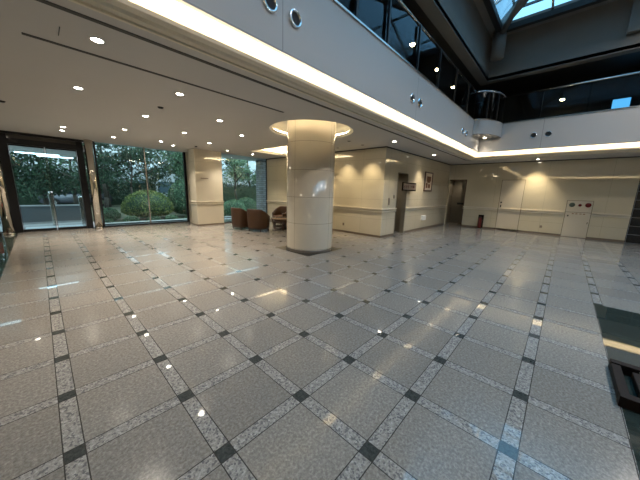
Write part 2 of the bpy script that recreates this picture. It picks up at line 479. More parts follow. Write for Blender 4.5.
# fascia
def fascia():
    b1 = bmesh.new(); box(b1, XV-.03, YF, ZF0, XF+.03, YF+.03, ZF1); o1 = struct('wall_fascia_long', b1, M['fA'])
    b2 = bmesh.new(); box(b2, XF, YS, ZF0, XF+.03, YF, ZF1); o2 = struct('wall_fascia_far', b2, M['fC'])
    b3 = bmesh.new(); box(b3, XV-.03, YS, ZF0, XV, YF, ZF1); struct('wall_fascia_left', b3, M['fC'])
fascia()
lshape([(-.008, -.008, ZF0-.012), (.036, .036, ZF0-.012), (.036, .036, ZF0+.006), (-.008, -.008, ZF0+.006)], M['trimgrey'], 'trim_8')
lshape([(-.02, -.02, ZF1), (.14, .14, ZF1), (.14, .14, ZF1+.03), (-.02, -.02, ZF1+.03)], M['steel'], 'trim_9')
# rounded bay at the corner
RBX, RBY = 1.15, .68
def bay_pts(k=1.0, n=24, dx=0):
    # elliptical arc bulging out of the corner into the void
    return [(XF-RBX*k*math.cos(PI/2*i/n), YF-RBY*k*math.sin(PI/2*i/n)) for i in range(n+1)]
bm = bmesh.new(); prism(bm, bay_pts()+[(XF, YF)], 3.65, ZF1); struct('wall_bay', bm, M['fbay'])
bm = bmesh.new(); prism(bm, bay_pts(1.02)+[(XF, YF)], ZF1+.001, ZF1+.03); prism(bm, bay_pts(1.015)+[(XF, YF)], 3.64, 3.655); struct('trim_10', bm, M['steel'])

# ------------------------------------------------------------------ upper gallery and skylight shaft
UZ = 5.74; TZ = 7.15
bm = bmesh.new()
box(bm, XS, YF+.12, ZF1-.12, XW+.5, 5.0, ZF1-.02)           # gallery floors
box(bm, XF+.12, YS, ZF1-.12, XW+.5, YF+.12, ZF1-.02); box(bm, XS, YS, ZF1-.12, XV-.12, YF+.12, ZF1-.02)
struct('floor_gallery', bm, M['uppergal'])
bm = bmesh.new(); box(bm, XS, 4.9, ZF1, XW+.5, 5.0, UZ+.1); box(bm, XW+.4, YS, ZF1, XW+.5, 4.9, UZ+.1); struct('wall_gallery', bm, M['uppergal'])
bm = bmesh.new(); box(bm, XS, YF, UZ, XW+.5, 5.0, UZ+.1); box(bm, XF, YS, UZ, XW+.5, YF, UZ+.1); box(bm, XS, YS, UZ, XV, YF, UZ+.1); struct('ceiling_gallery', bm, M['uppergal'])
# shaft walls: lower band, small ledge, upper band
lshape([(.0, .0, UZ-.02), (.3, .3, UZ-.02), (.3, .3, TZ+.2), (.06, .06, TZ+.2), (.06, .06, 6.12), (.0, .0, 6.10)], M['grey'], 'wall_shaft')
SX0, SX1, SY0, SY1 = .6, 11.5, -5.9, .62
bm = bmesh.new()
box(bm, XS, SY1, TZ, XF+.3, YF+.1, TZ+.12); box(bm, XS, -12, TZ, XF+.3, SY0, TZ+.12); box(bm, XS, SY0, TZ, SX0, SY1, TZ+.12); box(bm, SX1, SY0, TZ, XF+.3, SY1, TZ+.12)
struct('ceiling_shaft', bm, M['grey'])
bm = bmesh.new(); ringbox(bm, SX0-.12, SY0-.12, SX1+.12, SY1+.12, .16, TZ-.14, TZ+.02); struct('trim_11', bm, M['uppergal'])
# hipped glass roof
rz = TZ+1.5; ry = (SY0+SY1)/2; rx0, rx1 = SX0+3, SX1-3
bm = bmesh.new()
c = [bm.verts.new(p) for p in ((SX0, SY0, TZ+.12), (SX1, SY0, TZ+.12), (SX1, SY1, TZ+.12), (SX0, SY1, TZ+.12), (rx0, ry, rz), (rx1, ry, rz))]
for f in ((0,1,5,4), (1,2,5), (2,3,4,5), (3,0,4)): bm.faces.new([c[i] for i in f])
struct('window_1', bm, M['skyglass'])
sk = empty('skylight_frame', (SX1, SY1, TZ), 0, 'steel rafters and glazing bars of the blue skylight above the hall', 'skylight frame')
def rel(p): return (p[0]-SX1, p[1]-SY1, p[2]-TZ)
def bar(name, p, q, w, h, m): return link(name, beam(bmesh.new(), rel(p), rel(q), w, h), m, sk)
e = TZ+.08
bar('hip_rafter', (SX1, SY1, e), (rx1, ry, rz-.04), .16, .26, M['grey']); bar('hip_rafter', (SX1, SY0, e), (rx1, ry, rz-.04), .16, .26, M['grey'])
bar('hip_rafter', (SX0, SY1, e), (rx0, ry, rz-.04), .16, .26, M['grey']); bar('hip_rafter', (SX0, SY0, e), (rx0, ry, rz-.04), .16, .26, M['grey'])
bar('ridge_beam', (rx0, ry, rz-.04), (rx1, ry, rz-.04), .16, .26, M['grey'])
for i in range(1, 8):
    x = SX0+(SX1-SX0)*i/8
    k = min(1, (x-SX0)/3, (SX1-x)/3)
    zt = e+(rz-e)*k
    for ys, sgn in ((SY1, -1), (SY0, 1)):
        bar('glazing_bar', (x, ys, e), (x, ys+sgn*(SY1-SY0)/2*k, zt), .05, .10, M['steel'])
for i in range(1, 5):
    y = SY0+(SY1-SY0)*i/5
    k = min((y-SY0), (SY1-y))/((SY1-SY0)/2)
    bar('glazing_bar', (SX1, y, e), (SX1-3*k, y, e+(rz-e)*k), .06, .10, M['steel'])
    bar('glazing_bar', (SX0, y, e), (SX0+3*k, y, e+(rz-e)*k), .06, .10, M['steel'])
for k in (.12, .5):   # purlins
    z = e+(rz-e)*k; d = (SY1-SY0)/2*k; g = 3*k
    for p, q in (((SX0+g, SY1-d, z), (SX1-g, SY1-d, z)), ((SX1-g, SY0+d, z), (SX1-g, SY1-d, z)), ((SX0+g, SY0+d, z), (SX1-g, SY0+d, z)), ((SX0+g, SY0+d, z), (SX0+g, SY1-d, z))):
        bar('purlin', p, q, .05, .07, M['steel'])
# truss strut with its round pier in the corner
st = empty('corner_strut', (11.62, .66, 6.25), 0, 'grey round pier in the skylight corner with a slanting strut rising from it', 'strut')
link('pier', tube(bmesh.new(), (0, 0, 0), (0, 0, .85), .20, n=24), M['grey'], st, True)
link('strut', tube(bmesh.new(), (-.05, -.05, .75), (-1.9, -1.0, 1.02), .09, n=14), M['grey'], st, True)
# pilaster further right
bm = B(XF-.16, -2.75, 6.14, XF+.06, -2.4, TZ); struct('wall_pilaster', bm, M['grey'])

# balustrades : glass panels, posts, handrail
HZ = 5.07
def balustrade(name, label, pts, posts, rail_m):
    """pts: polyline on the fascia top"""
    root = empty(name, (pts[0][0], pts[0][1], ZF1+.03), 0, label, 'balustrade', 'glass balustrades of the upper gallery')
    ox, oy, oz = pts[0][0], pts[0][1], ZF1+.03
    bm = bmesh.new()
    for (x0, y0), (x1, y1) in zip(pts, pts[1:]):
        vs = [bm.verts.new(p) for p in ((x0-ox, y0-oy, 0), (x1-ox, y1-oy, 0), (x1-ox, y1-oy, HZ-oz-.04), (x0-ox, y0-oy, HZ-oz-.04))]
        bm.faces.new(vs)
    link('glass_panel', bm, M['balglass'], root)
    bm = bmesh.new()
    for (x0, y0), (x1, y1) in zip(pts, pts[1:]): tube(bm, (x0-ox, y0-oy, HZ-oz), (x1-ox, y1-oy, HZ-oz), .028, n=10)
    link('handrail', bm, rail_m, root, True)
    for x, y in posts:
        link('post', box(bmesh.new(), x-ox-.022, y-oy-.022, 0, x-ox+.022, y-oy+.022, HZ-oz-.03), M['dark'], root)
    return root
balustrade('glass_balustrade', 'long glass balustrade with black posts running above the left grey fascia', [(XV+.1, YF+.06), (XF-RBX, YF+.05)],
           [(x, YF+.01) for x in (1.2, 2.45, 3.72, 4.70, 6.0, 7.25, 8.6, 9.9)], M['steel'])
balustrade('glass_balustrade', 'curved glass balustrade on the rounded bay in the corner of the gallery', [(x+.02, y+.03) for x, y in bay_pts(.97)],
           [bay_pts(.93)[8], bay_pts(.93)[16]], M['chrome'])
balustrade('glass_balustrade', 'straight glass balustrade with bright rail above the far grey fascia', [(XF+.04, YF-RBY+.02), (XF+.04, -6.5)],
           [(XF+.08, -.75-1.15*i) for i in range(7)], M['chrome'])

# warm lamps added behind the glass, standing in for its bright reflections
def add_glint_lamp(loc, label):
    r = empty('glint_lamp', loc, 0, label, 'lamp', 'warm lamps added as glints in the gallery glass')
    link('bracket', tube(bmesh.new(), (0, 0, -.02), (0, 0, .2), .012, n=8), M['dark'], r)
    link('shade', lathe(bmesh.new(), [(.02, .06), (.07, .03), (.085, -.05), (.078, -.05), (.06, .02), (.0, .05)], n=20), M['brass'], r, True)
    link('bulb', lathe(bmesh.new(), [(0, -.09), (.05, -.07), (.07, -.03), (.05, .02), (0, .03)], n=16), M['lampbulb'], r, True)
    return r
for loc, lb in (((7.1, 1.65, 5.35), 'larger warm lamp added as a glint nearest the camera behind the long glass balustrade'),
                ((8.9, 1.65, 5.35), 'warm lamp added as a glint midway along the long glass balustrade'),
                ((10.5, 1.65, 5.3), 'small warm lamp added as a glint near the corner bay'),
                ((13.3, -1.22, 5.03), 'small warm lamp added as a glint behind the far glass balustrade')):
    add_glint_lamp(loc, lb)
# upper floor window; its blue daylight is glow put into the pane
f = link('window_2', B(13.9, -2.97, 4.53, 13.95, -2.47, 4.9), M['dark']); f['kind'] = 'structure'
link('pane', B(13.88, -2.93, 4.57, 13.9, -2.52, 4.86), emit('glowing_blue_pane', (.10, .45, .85), .9), f)

# ------------------------------------------------------------------ round column
cl = empty('round_column', (*CC, 0), 0, 'big round cream stone column standing in the middle of the hall', 'column')
def column_mat():
    t = NT('cream_stone_column'); p, x = t.pos()
    j = line_mask(t, x[2], .636, .007, -.083)
    an = t.math('ARCTAN2', t.math('SUBTRACT', x[1], CC[1]), t.math('SUBTRACT', x[0], CC[0]))
    # four upright joints
    jv = line_mask(t, an, PI/2, .012, -(-PI+.12))
    n = t.noise(2.5, 4, .6, p)
    c = t.mix(n, (.56, .50, .40), (.63, .57, .46)); c = t.mix(t.math('MAXIMUM', j, jv), c, (.22, .19, .14))
    t.l(c, t.b.inputs['Base Color']); t.b.inputs['Roughness'].default_value = .035; t.b.inputs['Specular IOR Level'].default_value = .95
    t.bump(t.noise(1.3, 1, .5, p), .03, .03)
    return t.m
link('shaft', lathe(bmesh.new(), [(CR, .07), (CR, 3.37), (0, 3.37)], n=96), column_mat(), cl, True)
link('skirting', lathe(bmesh.new(), [(CR+.006, 0), (CR+.006, .068), (CR-.01, .072)], n=96), M['colbase'], cl, True)

# ------------------------------------------------------------------ downlights
lights = [(.62,1.88),(.63,3.86),(1.74,2.87),(1.75,4.87),(1.76,6.90),(1.78,8.53),(.65,7.93),(.66,8.60),(-.5,8.75),(2.9,3.91),(2.9,5.94),(4.04,4.95),(4.05,6.99),(5.23,8.07),
          (6.42,8.14),(2.93,8.05),(3.49,8.66),(7.13,1.97),(10.38,2.03),(13.5,-.82)]
where = ['nearest the camera at the top left','second in the row nearest the left edge, beyond the slots','beside the end of the inner dark slot','left of the small ceiling sprinkler row',
         'in front of the left window, third of its row','nearest the left window glass in its row','above the entrance aisle, front one of a close pair','above the entrance aisle, rear one of a close pair','at the far left edge before the entrance',
         'just left of the round column, nearest it','midway between left window and round column','left of the round column, one row behind','between square pillar and round column','just right of the square pillar top','near the glowing ceiling coffer',
         'right above the left window','close to the top left of the square pillar','above the corner of the cream wall right of the round column','above the framed picture on the middle wall','above the cream door of the far wall']
def downlight():
    r = empty('ceiling_downlight', (0, 0, CZ), 0, 'x', 'downlight', 'round warm downlights in the low ceiling')
    link('trim_ring', lathe(bmesh.new(), [(.062, 0), (.064, -.006), (.052, -.008), (.048, -.001)], n=24), M['white'], r, True)
    link('lens', lathe(bmesh.new(), [(.050, -.003), (.0, -.006)], n=24), M['bulb'], r, True)
    return r
proto = downlight()
def spot(loc, energy, size, blend=.6, rot=(0, 0, 0), col=(1, .885, .74), rad=.05):
    l = bpy.data.lights.new('downlight_or_fill_beam', 'SPOT'); l.energy = energy; l.spot_size = size; l.spot_blend = blend; l.color = col; l.shadow_soft_size = rad
    o = bpy.data.objects.new('downlight_or_fill_beam', l); COL.objects.link(o); o.location = loc; o.rotation_euler = rot
    return o
for i, ((x, y), w) in enumerate(zip(lights, where)):
    o = proto if i == 0 else dup(proto, (x, y, CZ))
    o.location = (x, y, CZ); o['label'] = 'round ceiling downlight '+w
    spot((x, y, CZ-.03), 88 if i < 17 else 42, math.radians(100), 1)
spot((9.05, YB+.8, 2.45), 14, math.radians(140), .8); spot((XW+.75, 2.1, 2.45), 10, math.radians(140), .8)  # added corridor lamps that lighten the two openings, no fixtures
# wall washers of the cream wall, dark apertures
wash = [(7.12, 3.05, 'in front of the lounge wall, right one'), (7.12, 4.05, 'in front of the lounge wall, left one'), (6.37, 3.01, 'beside the round column recess')]
wp = None
for x, y, w in wash:
    if wp is None:
        wp = empty('wall_washer', (x, y, CZ), 0, 'x', 'recessed lamp', 'dark recessed ceiling lamps')
        link('trim_ring', lathe(bmesh.new(), [(.05, 0), (.052, -.005), (.04, -.006), (.036, 0)], n=20), M['slot'], wp)
        link('aperture', lathe(bmesh.new(), [(.036, -.002), (0, -.002)], n=20), M['black'], wp)
        o = wp
    else: o = dup(wp, (x, y, CZ))
    o['label'] = 'small dark recessed ceiling lamp '+w
for x, y in ((7.12, 3.05), (7.12, 4.05), (7.12, 5.3), (7.12, 6.6)): spot((x+.1, y, CZ-.02), 45, math.radians(75), .9, (0, math.radians(-14), 0), (1, .80, .5), .03)
spot((10.45, 2.1, CZ-.02), 32, math.radians(60), .9, (math.radians(14), 0, 0), (1, .80, .5), .03)
spot((13.55, -.82, CZ-.02), 55, math.radians(80), .9, (0, math.radians(-16), 0), (1, .82, .52), .03)
spot((11.7, .72, 3.62), 18, math.radians(110), .8)
o = dup(proto, (11.7, .72, 3.638), label='round downlight set in the underside of the rounded corner bay', group='round warm downlights in the low ceiling')

for x, y in ((.5, -4.6), (3.6, -4.6), (6.8, -4.6), (10.3, -4.6)): spot((x, y, 7.05), 200, math.radians(150), .7, col=(1, .88, .76), rad=.12)  # unseen lamps added high in the atrium to brighten fascia and floor
# small ceiling details
for (x, y, w) in ((1.76, 3.91, 'between the two rows of downlights left of the round column'), (4.05, 8.07, 'above the square pillar'), (-.24, 5.9, 'at the left edge of the low ceiling')):
    o = link('ceiling_sensor', lathe(bmesh.new(), [(0, -.028), (.03, -.026), (.045, -.012), (.05, 0)], x, y, 20, z=CZ), M['dark'], None, True)
    tag(o, 'small dark ceiling sensor '+w, 'sensor', 'dark ceiling sensors')
# linear slots
def slotline(name, *a, label):
    return tag(link(name, B(*a), M['slot']), label, 'air slot')
slotline('air_slot', -1.17, 1.455, CZ-.006, 12.62, 1.51, CZ+.001, label='long dark air slot running the whole edge of the low ceiling beside the cove')
slotline('air_slot', .10, 2.29, CZ-.006, 3.38, 2.335, CZ+.001, label='shorter dark air slot in the low ceiling ending left of the column ring')
slotline('air_slot', 12.60, -7.0, CZ-.006, 12.64, 1.455, CZ-.0, label='dark air slot along the far wall side of the low ceiling')
slotline('air_slot', .345, 1.87, CZ-.004, .352, 2.08, CZ+.001, label='tiny dark cut in the ceiling between the two long air slots')

# air nozzles in the fascia
def nozzle():
    r = empty('air_nozzle', (0, 0, 0), 0, 'x', 'air nozzle', 'round air nozzles in the grey fascia')
    link('ring', lathe(bmesh.new(), [(.072, 0), (.078, .03), (.098, .022), (.10, 0)], n=32), M['chrome'], r, True)
    link('bore', lathe(bmesh.new(), [(.074, .008), (.0, .004)], n=32), M['black'], r, True)
    for ch in r.children: ch.rotation_euler = (PI/2, 0, 0)
    return r
np_ = nozzle()
nz = [(2.08, YF, 3.60, 0, 'left one of the pair nearest the camera'), (2.46, YF, 3.60, 0, 'right one of the pair nearest the camera'),
      (5.87, YF, 3.56, 0, 'left one of the middle pair on the long fascia'), (6.27, YF, 3.56, 0, 'right one of the middle pair on the long fascia'),
      (9.72, YF, 3.56, 0, 'left one of the pair before the corner bay'), (10.12, YF, 3.56, 0, 'right one of the pair before the corner bay'),
      (XF, -.69, 3.62, -PI/2, 'left one of the pair on the far fascia'), (XF, -1.08, 3.62, -PI/2, 'right one of the pair on the far fascia')]
for i, (x, y, z, a, w) in enumerate(nz):
    o = np_ if i == 0 else dup(np_, (x, y, z))
    o.location = (x, y, z); o.rotation_euler = (0, 0, a); o['label'] = 'chrome ringed black air nozzle, '+w

# ------------------------------------------------------------------ far wall doors and cabinet
def outline(bm, y0, y1, z0, z1, w=.014, x=XW-.004):
    box(bm, x, y0, z0, XW, y0+w, z1); box(bm, x, y1-w, z0, XW, y1, z1); box(bm, x, y0, z1-w, XW, y1, z1)
bm = bmesh.new(); outline(bm, -.50, .33, 0, 2.21); d1 = struct('door_1', bm, M['joint'])
leaf = link('door_leaf', B(XW-.012, -.482, .012, XW, .312, 2.195), M['door'], d1)
h = link('door_handle', box(box(bmesh.new(), XW-.05, .22, 1.02, XW-.012, .26, 1.12, .004), XW-.02, .21, 1.20, XW-.012, .27, 1.26, .003), M['dark'], d1)
bm = bmesh.new(); rail(bm, 'y', XW-.012, -.48, .31, -1); link('door_rail', bm, M['mould'], d1)
cab = empty('hydrant_cabinet', (XW-.002, -2.25, 0), 0, 'cream fire hydrant cabinet in the far wall with three round lamps', 'cabinet')
def C2(bm, y0, z0, y1, z1, d, m, name, bev=0, par=cab, sm=False): 
    return link(name, box(bm, -d, y0, z0, 0, y1, z1, bev), m, par, sm)
C2(bmesh.new(), -.37, .0, .36, 1.42, .004, M['joint'], 'shadow_joint')
C2(bmesh.new(), -.355, .98, .345, 1.405, .014, M['door'], 'upper_panel')
dd = C2(bmesh.new(), -.355, .015, .345, .965, .014, M['door'], 'door')
link('handle', box(bmesh.new(), -.03, .24, .80, -.014, .28, .86, .003), M['dark'], dd)
link('latch', box(bmesh.new(), -.022, -.32, .55, -.014, -.30, .62, .002), M['dark'], dd)
def disc_x(name, y, z, r, m, d=.03):
    bm = lathe(bmesh.new(), [(r, 0), (r*.98, d*.5), (r*.6, d), (0, d*1.1)], n=24)
    o = link(name, bm, m, cab, True); o.rotation_euler = (0, -PI/2, 0); o.location = (-.014, y, z); return o
disc_x('bell', .20, 1.25, .085, mat('dark_green_bell', (.05, .07, .05), .3)); disc_x('button', -.02, 1.245, .05, M['redglass'], .02); disc_x('alarm_lamp', -.24, 1.26, .085, M['redglass'], .05)
for y in (.13, .03, -.08, -.18): link('plate', box(bmesh.new(), -.018, y-.03, .90, -.014, y+.03, .93, .001), M['print1'], dd)
# rail over cabinet gap omitted; fine thermostat plates
for y, z, w in ((1.35, .42, 'left of the cream door'),):
    pass

# extinguisher
ex = empty('fire_extinguisher', (XW-.16, .93, 0), 0, 'red fire extinguisher standing on the floor against the far wall', 'fire extinguisher')
link('cylinder', lathe(bmesh.new(), [(0, .02), (.07, .02), (.075, .05), (.075, .42), (.06, .47), (.025, .50), (0, .5)], n=24), M['red'], ex, True)
link('valve', box(box(bmesh.new(), -.02, -.03, .5, .02, .05, .55, .004), -.012, .0, .56, .012, .11, .575, .003), M['dark'], ex)
link('hose', tube(tube(bmesh.new(), (0, -.03, .53), (-.05, -.10, .40), .012, n=8), (-.05, -.10, .40), (-.05, -.09, .15), .012, n=8), M['dark'], ex, True)
link('stand', box(bmesh.new(), -.10, -.11, 0, .10, .11, .02, .005), M['dark'], ex)
link('backplate', box(bmesh.new(), .11, -.11, .02, .13, .11, .62, .003), M['blackwood'], ex)

# door in the far opening: brown leaf ajar with dark pull
d2 = struct('door_2', box(box(bmesh.new(), XW-.02, OY0-.03, 0, XW+.17, OY0, OZ+.03), XW-.02, OY0, OZ, XW+.17, OY1, OZ+.03), M['wood'])
lf = link('door_leaf', box(bmesh.new(), XW+.55, OY0-.35, 0.01, XW+.60, OY0+.30, 2.15, .004), M['corridor'], d2)
link('pull_bar', box(box(bmesh.new(), XW+.50, OY0+.02, .35, XW+.52, OY0+.10, 1.95, .003), XW+.47, OY0-.06, 1.02, XW+.50, OY0+.42, 1.12, .003), M['dark'], lf)
d3 = struct('door_3', box(box(box(bmesh.new(), DX0-.02, YB-.006, 0, DX0+.02, YB+.16, DZ+.02), DX1-.02, YB-.006, 0, DX1+.02, YB+.16, DZ+.02), DX0+.02, YB-.006, DZ, DX1-.02, YB+.16, DZ+.03), M['corridor'])

# sign by the door (projecting box sign)
sg = empty('door_sign', (8.98, YB-.14, 1.6), 0, 'dark framed rectangular sign hanging beside the doorway of the middle wall', 'sign')
link('frame', box(bmesh.new(), -.19, -.02, 0, .93, .02, .30, .008), M['blackwood'], sg)
link('face', box(bmesh.new(), -.14, -.028, .045, .88, -.018, .255, .003), M['plate'], sg)
bm = bmesh.new()
for k, u in enumerate((-.08, .06, .20)):
    box(bm, u, -.031, .08, u+.02, -.027, .22); box(bm, u-.03, -.031, .14, u+.06, -.027, .155); box(bm, u+.05, -.031, .09, u+.065, -.027, .2)
link('characters', bm, M['print2'], sg)
bm = bmesh.new(); box(bm, .45, -.031, .14, .65, -.027, .165)
v = [bm.verts.new(p) for p in ((.62, -.031, .09), (.78, -.031, .152), (.62, -.031, .215))]; bm.faces.new(v)
link('arrow', bm, M['print2'], sg)
link('bracket', box(bmesh.new(), .60, .02, .10, .66, .14, .16), M['dark'], sg)

# framed picture
pc = empty('framed_picture', (11.45, YB-.005, 1.62), 0, 'tall framed picture with two brown motifs hanging on the middle wall', 'picture')
bm = bmesh.new()
for a in ((-.42, -.03, 0, -.37, 0, .80), (.37, -.03, 0, .42, 0, .80), (-.37, -.03, 0, .37, 0, .05), (-.37, -.03, .75, .37, 0, .80)): box(bm, *a, .004)
link('frame', bm, M['wood'], pc)
link('paper', box(bmesh.new(), -.37, -.012, .05, .37, -.002, .75), M['paper'], pc)
bm = bmesh.new()
box(bm, -.2, -.015, .42, .24, -.012, .62); box(bm, -.14, -.0152, .36, .16, -.012, .45)
link('upper_motif', bm, M['print1'], pc)
bm = bmesh.new(); box(bm, -.26, -.015, .14, -.08, -.012, .34); box(bm, -.02, -.015, .14, .22, -.012, .30)
link('lower_motif', bm, M['print1'], pc)
# wall box, switches
o = link('wall_box', box(box(bmesh.new(), 11.05, YB-.10, .40, 11.38, YB, .60, .012), 11.14, YB-.108, .44, 11.28, YB-.10, .47, .003), M['white']); tag(o, 'small white box fixed low on the middle wall under the picture', 'wall box')
for i, (x, z, hh, lb) in enumerate(((8.16, 1.10, .24, 'tall grey switch plate left of the middle doorway'), (8.5, 1.32, .12, 'small square switch plate nearest the middle doorway'))):
    r = link('switch_plate', box(bmesh.new(), x-.04, YB-.012, z, x+.05, YB, z+hh, .003), M['plate']); tag(r, lb, 'switch', 'switch plates beside the doorway')
    link('switch_button', box(bmesh.new(), x-.015, YB-.018, z+hh*.35, x+.025, YB-.012, z+hh*.65, .002), M['steel'], r)
for x, y, ax, lb in ((XA, 4.15, 0, 'small socket plate low on the lounge wall'), (XW, -1.25, 0, 'small socket plate low on the far wall')):
    r = link('socket_plate', box(bmesh.new(), x-.008, y-.04, .26, x, y+.04, .36, .002), M['plate']); tag(r, lb, 'socket')
r = link('wall_notice', box(bmesh.new(), 4.42, 8.706, 1.86, 4.72, 8.72, 1.89, .002), M['plate']); tag(r, 'thin small metal plate on the face of the square pillar', 'plate')

# ------------------------------------------------------------------ armchairs and table
def armchair(loc, face, label):
    r = empty('armchair', loc, face, label, 'armchair', 'brown leather tub armchairs around the table')
    # barrel shell: opens to +x, slopes down to the arms
    n = 36; a0, a1 = math.radians(42), math.radians(318)
    bm = bmesh.new()
    def top(a):
        k = (1-math.cos(a))/2       # 1 at the back
        return .56+.25*max(0, min(1, (k-.25)/.6))
    rings = []
    for i in range(n+1):
        a = a0+(a1-a0)*i/n; t = top(a); c, s = math.cos(a), math.sin(a)
        sq = 1/max(abs(c), abs(s))**.35
        ro_b, ro_t, ri = .345*sq, .375*sq, .275*sq
        P = [(ro_b, .085), (ro_b+.01, .2), (ro_t, t-.03), (ro_t-.015, t), (ri+.03, t), (ri+.01, t-.03), (ri, .30), (ri, .085)]
        rings.append([bm.verts.new((q*c, q*s, z)) for q, z in P])
    for p, q in zip(rings, rings[1:]):
        for i in range(8): bm.faces.new((p[i], q[i], q[(i+1) % 8], p[(i+1) % 8]))
    bm.faces.new(rings[0]); bm.faces.new(rings[-1][::-1])
    link('shell', bm, M['leather'], r, True)
    link('seat_cushion', box(bmesh.new(), -.24, -.25, .28, .36, .25, .44, .04), M['leather'], r, True)
    link('seat_frame', box(bmesh.new(), -.24, -.26, .12, .33, .26, .28, .01), M['leather'], r)
    for x in (-.24, .27):
        for y in (-.24, .24):
            link('leg', tube(bmesh.new(), (x, y, 0), (x, y, .13), .022, .032, 10), M['wood'], r)
    return r
armchair((5.25, 7.12, 0), math.radians(5), 'brown leather tub armchair nearest the square pillar, partly behind another')
armchair((5.44, 6.30, 0), math.radians(22), 'brown leather tub armchair with its back to the hall, beside the round column')
armchair((7.05, 6.98, 0), math.radians(195), 'brown leather tub armchair on the far side of the low table')
tb = empty('low_table', (6.46, 6.08, 0), 0, 'low dark wooden table with a shiny top between the armchairs', 'table')
link('table_top', lathe(bmesh.new(), [(0, .40), (.50, .40), (.52, .415), (.52, .435), (.50, .45), (0, .45)], n=40), M['tabletop'], tb, True)
link('apron', lathe(bmesh.new(), [(.40, .32), (.42, .32), (.42, .40), (.40, .40)], n=40), M['wood'], tb, True)
for a in (45, 135, 225, 315):
    c, s = math.cos(math.radians(a)), math.sin(math.radians(a))
    link('leg', tube(bmesh.new(), (.36*c, .36*s, 0), (.36*c, .36*s, .40), .03, .04, 10), M['wood'], tb)
link('shelf', lathe(bmesh.new(), [(0, .10), (.36, .10), (.36, .12), (0, .12)], n=32), M['wood'], tb)

# ------------------------------------------------------------------ dark wooden stand at right edge
ss = empty('wooden_stand', (2.80, -2.34, 0), 0, 'black lacquered low wooden stand on the dark stone floor at the right edge', 'stand')
def S(name, m, *a, bev=.004, par=ss): return link(name, box(bmesh.new(), *a, bev), m, par)
S('front_rail', M['blackwood'], 0, -.9, .0, .075, 0, .085)
S('rear_rail', M['blackwood'], .56, -.9, .0, .63, 0, .085)
S('side_rail', M['blackwood'], .075, -.06, .01, .56, -.0, .075)
S('side_rail', M['blackwood'], .075, -.9, .01, .56, -.85, .075)
S('panel', M['blackwood'], 0.10, -.80, .01, .54, -.125, .06)
cd = link('notice_card', box(bmesh.new(), 3.20, -2.85, .061, 3.36, -2.51, .07, .001), M['cream']); tag(cd, 'cream card lying on the black wooden stand at the right edge', 'card')

# ------------------------------------------------------------------ window wall and entrance
GY = 10.22
def steelcol(x, y, label):
    r = empty('metal_column', (x, y, 0), 0, label, 'column', 'bronze mirror columns beside the entrance')
    link('shaft', tube(bmesh.new(), (0, 0, .05), (0, 0, CZ), .115, n=40), M['brass'], r, True)
    link('collar', lathe(bmesh.new(), [(.13, 0), (.13, .05), (.115, .06)], n=40), M['steel'], r, True)
    return r
steelcol(1.33, 10.0, 'slim mirror-polished bronze column right of the entrance doors')
steelcol(-.72, 10.0, 'slim mirror-polished bronze column left of the entrance doors')
wi = wall('wall_return', 4.45, 9.3, 0, 5.31, 10.3, CZ+.02, m=M['pillar'])
wi = struct('window_3', B(1.45, GY-.04, 0, 4.45, GY+.04, .05), M['dark'])
link('window_frame', box(box(bmesh.new(), 4.36, GY-.04, .05, 4.45, GY+.04, CZ), 1.45, GY-.04, .05, 1.52, GY+.04, CZ), M['dark'], wi)
link('mullion', box(bmesh.new(), 2.93, GY-.06, .05, 2.965, GY+.03, CZ), M['steel'], wi)
link('window_pane', box(bmesh.new(), 1.52, GY-.002, .05, 2.93, GY+.002, CZ), M['glass'], wi)
link('window_pane', box(bmesh.new(), 2.965, GY-.002, .05, 4.36, GY+.002, CZ), M['glass'], wi)
wi = struct('window_4', B(5.31, 9.0, 0, XA+.15, 9.06, .05), M['dark'])
link('window_frame', box(box(bmesh.new(), XA-.02, 9.0, .05, XA+.15, 9.06, CZ), 5.31, 9.0, .05, 5.34, 9.06, CZ), M['dark'], wi)
link('window_pane', box(bmesh.new(), 5.34, 9.028, .05, XA-.02, 9.032, CZ), M['glass'], wi)
# entrance portal
pt = struct('door_4', box(box(box(bmesh.new(), -.62, 10.2, 0, -.44, 10.42, CZ), 1.03, 10.2, 0, 1.2, 10.42, CZ), -.62, 10.15, CZ-.07, 1.25, 10.42, CZ-.001), M['dark'])
link('head_beam', B(-.44, 10.2, 2.62, 1.03, 10.42, 2.78), M['dark'], pt)
link('transom_panel', B(-.44, 10.3, 2.78, 1.03, 10.32, CZ-.07), mat('glossy_transom', (.16, .15, .14), .08), pt)
for x0, x1 in ((-.44, .29), (.31, 1.03)):
    lf = link('glass_leaf', B(x0+.02, 10.30, .08, x1-.02, 10.304, 2.58), M['glass'], pt)
    bm = bmesh.new(); box(bm, x0, 10.28, .0, x1, 10.32, .08); box(bm, x0, 10.28, 2.58, x1, 10.32, 2.62); box(bm, x0+.012, 10.295, .08, x0+.02, 10.31, 2.58); box(bm, x1-.02, 10.295, .08, x1-.012, 10.31, 2.58)
    link('leaf_frame', bm, M['dark'], lf)
bm = bmesh.new(); box(bm, -1.45, GY, 0, -.62, GY+.06, .06); box(bm, -1.45, GY, CZ-.06, -.62, GY+.06, CZ)
wi = struct('window_5', bm, M['dark']); link('window_pane', B(-1.45, GY+.02, .06, -.62, GY+.024, CZ-.06), M['glass'], wi)
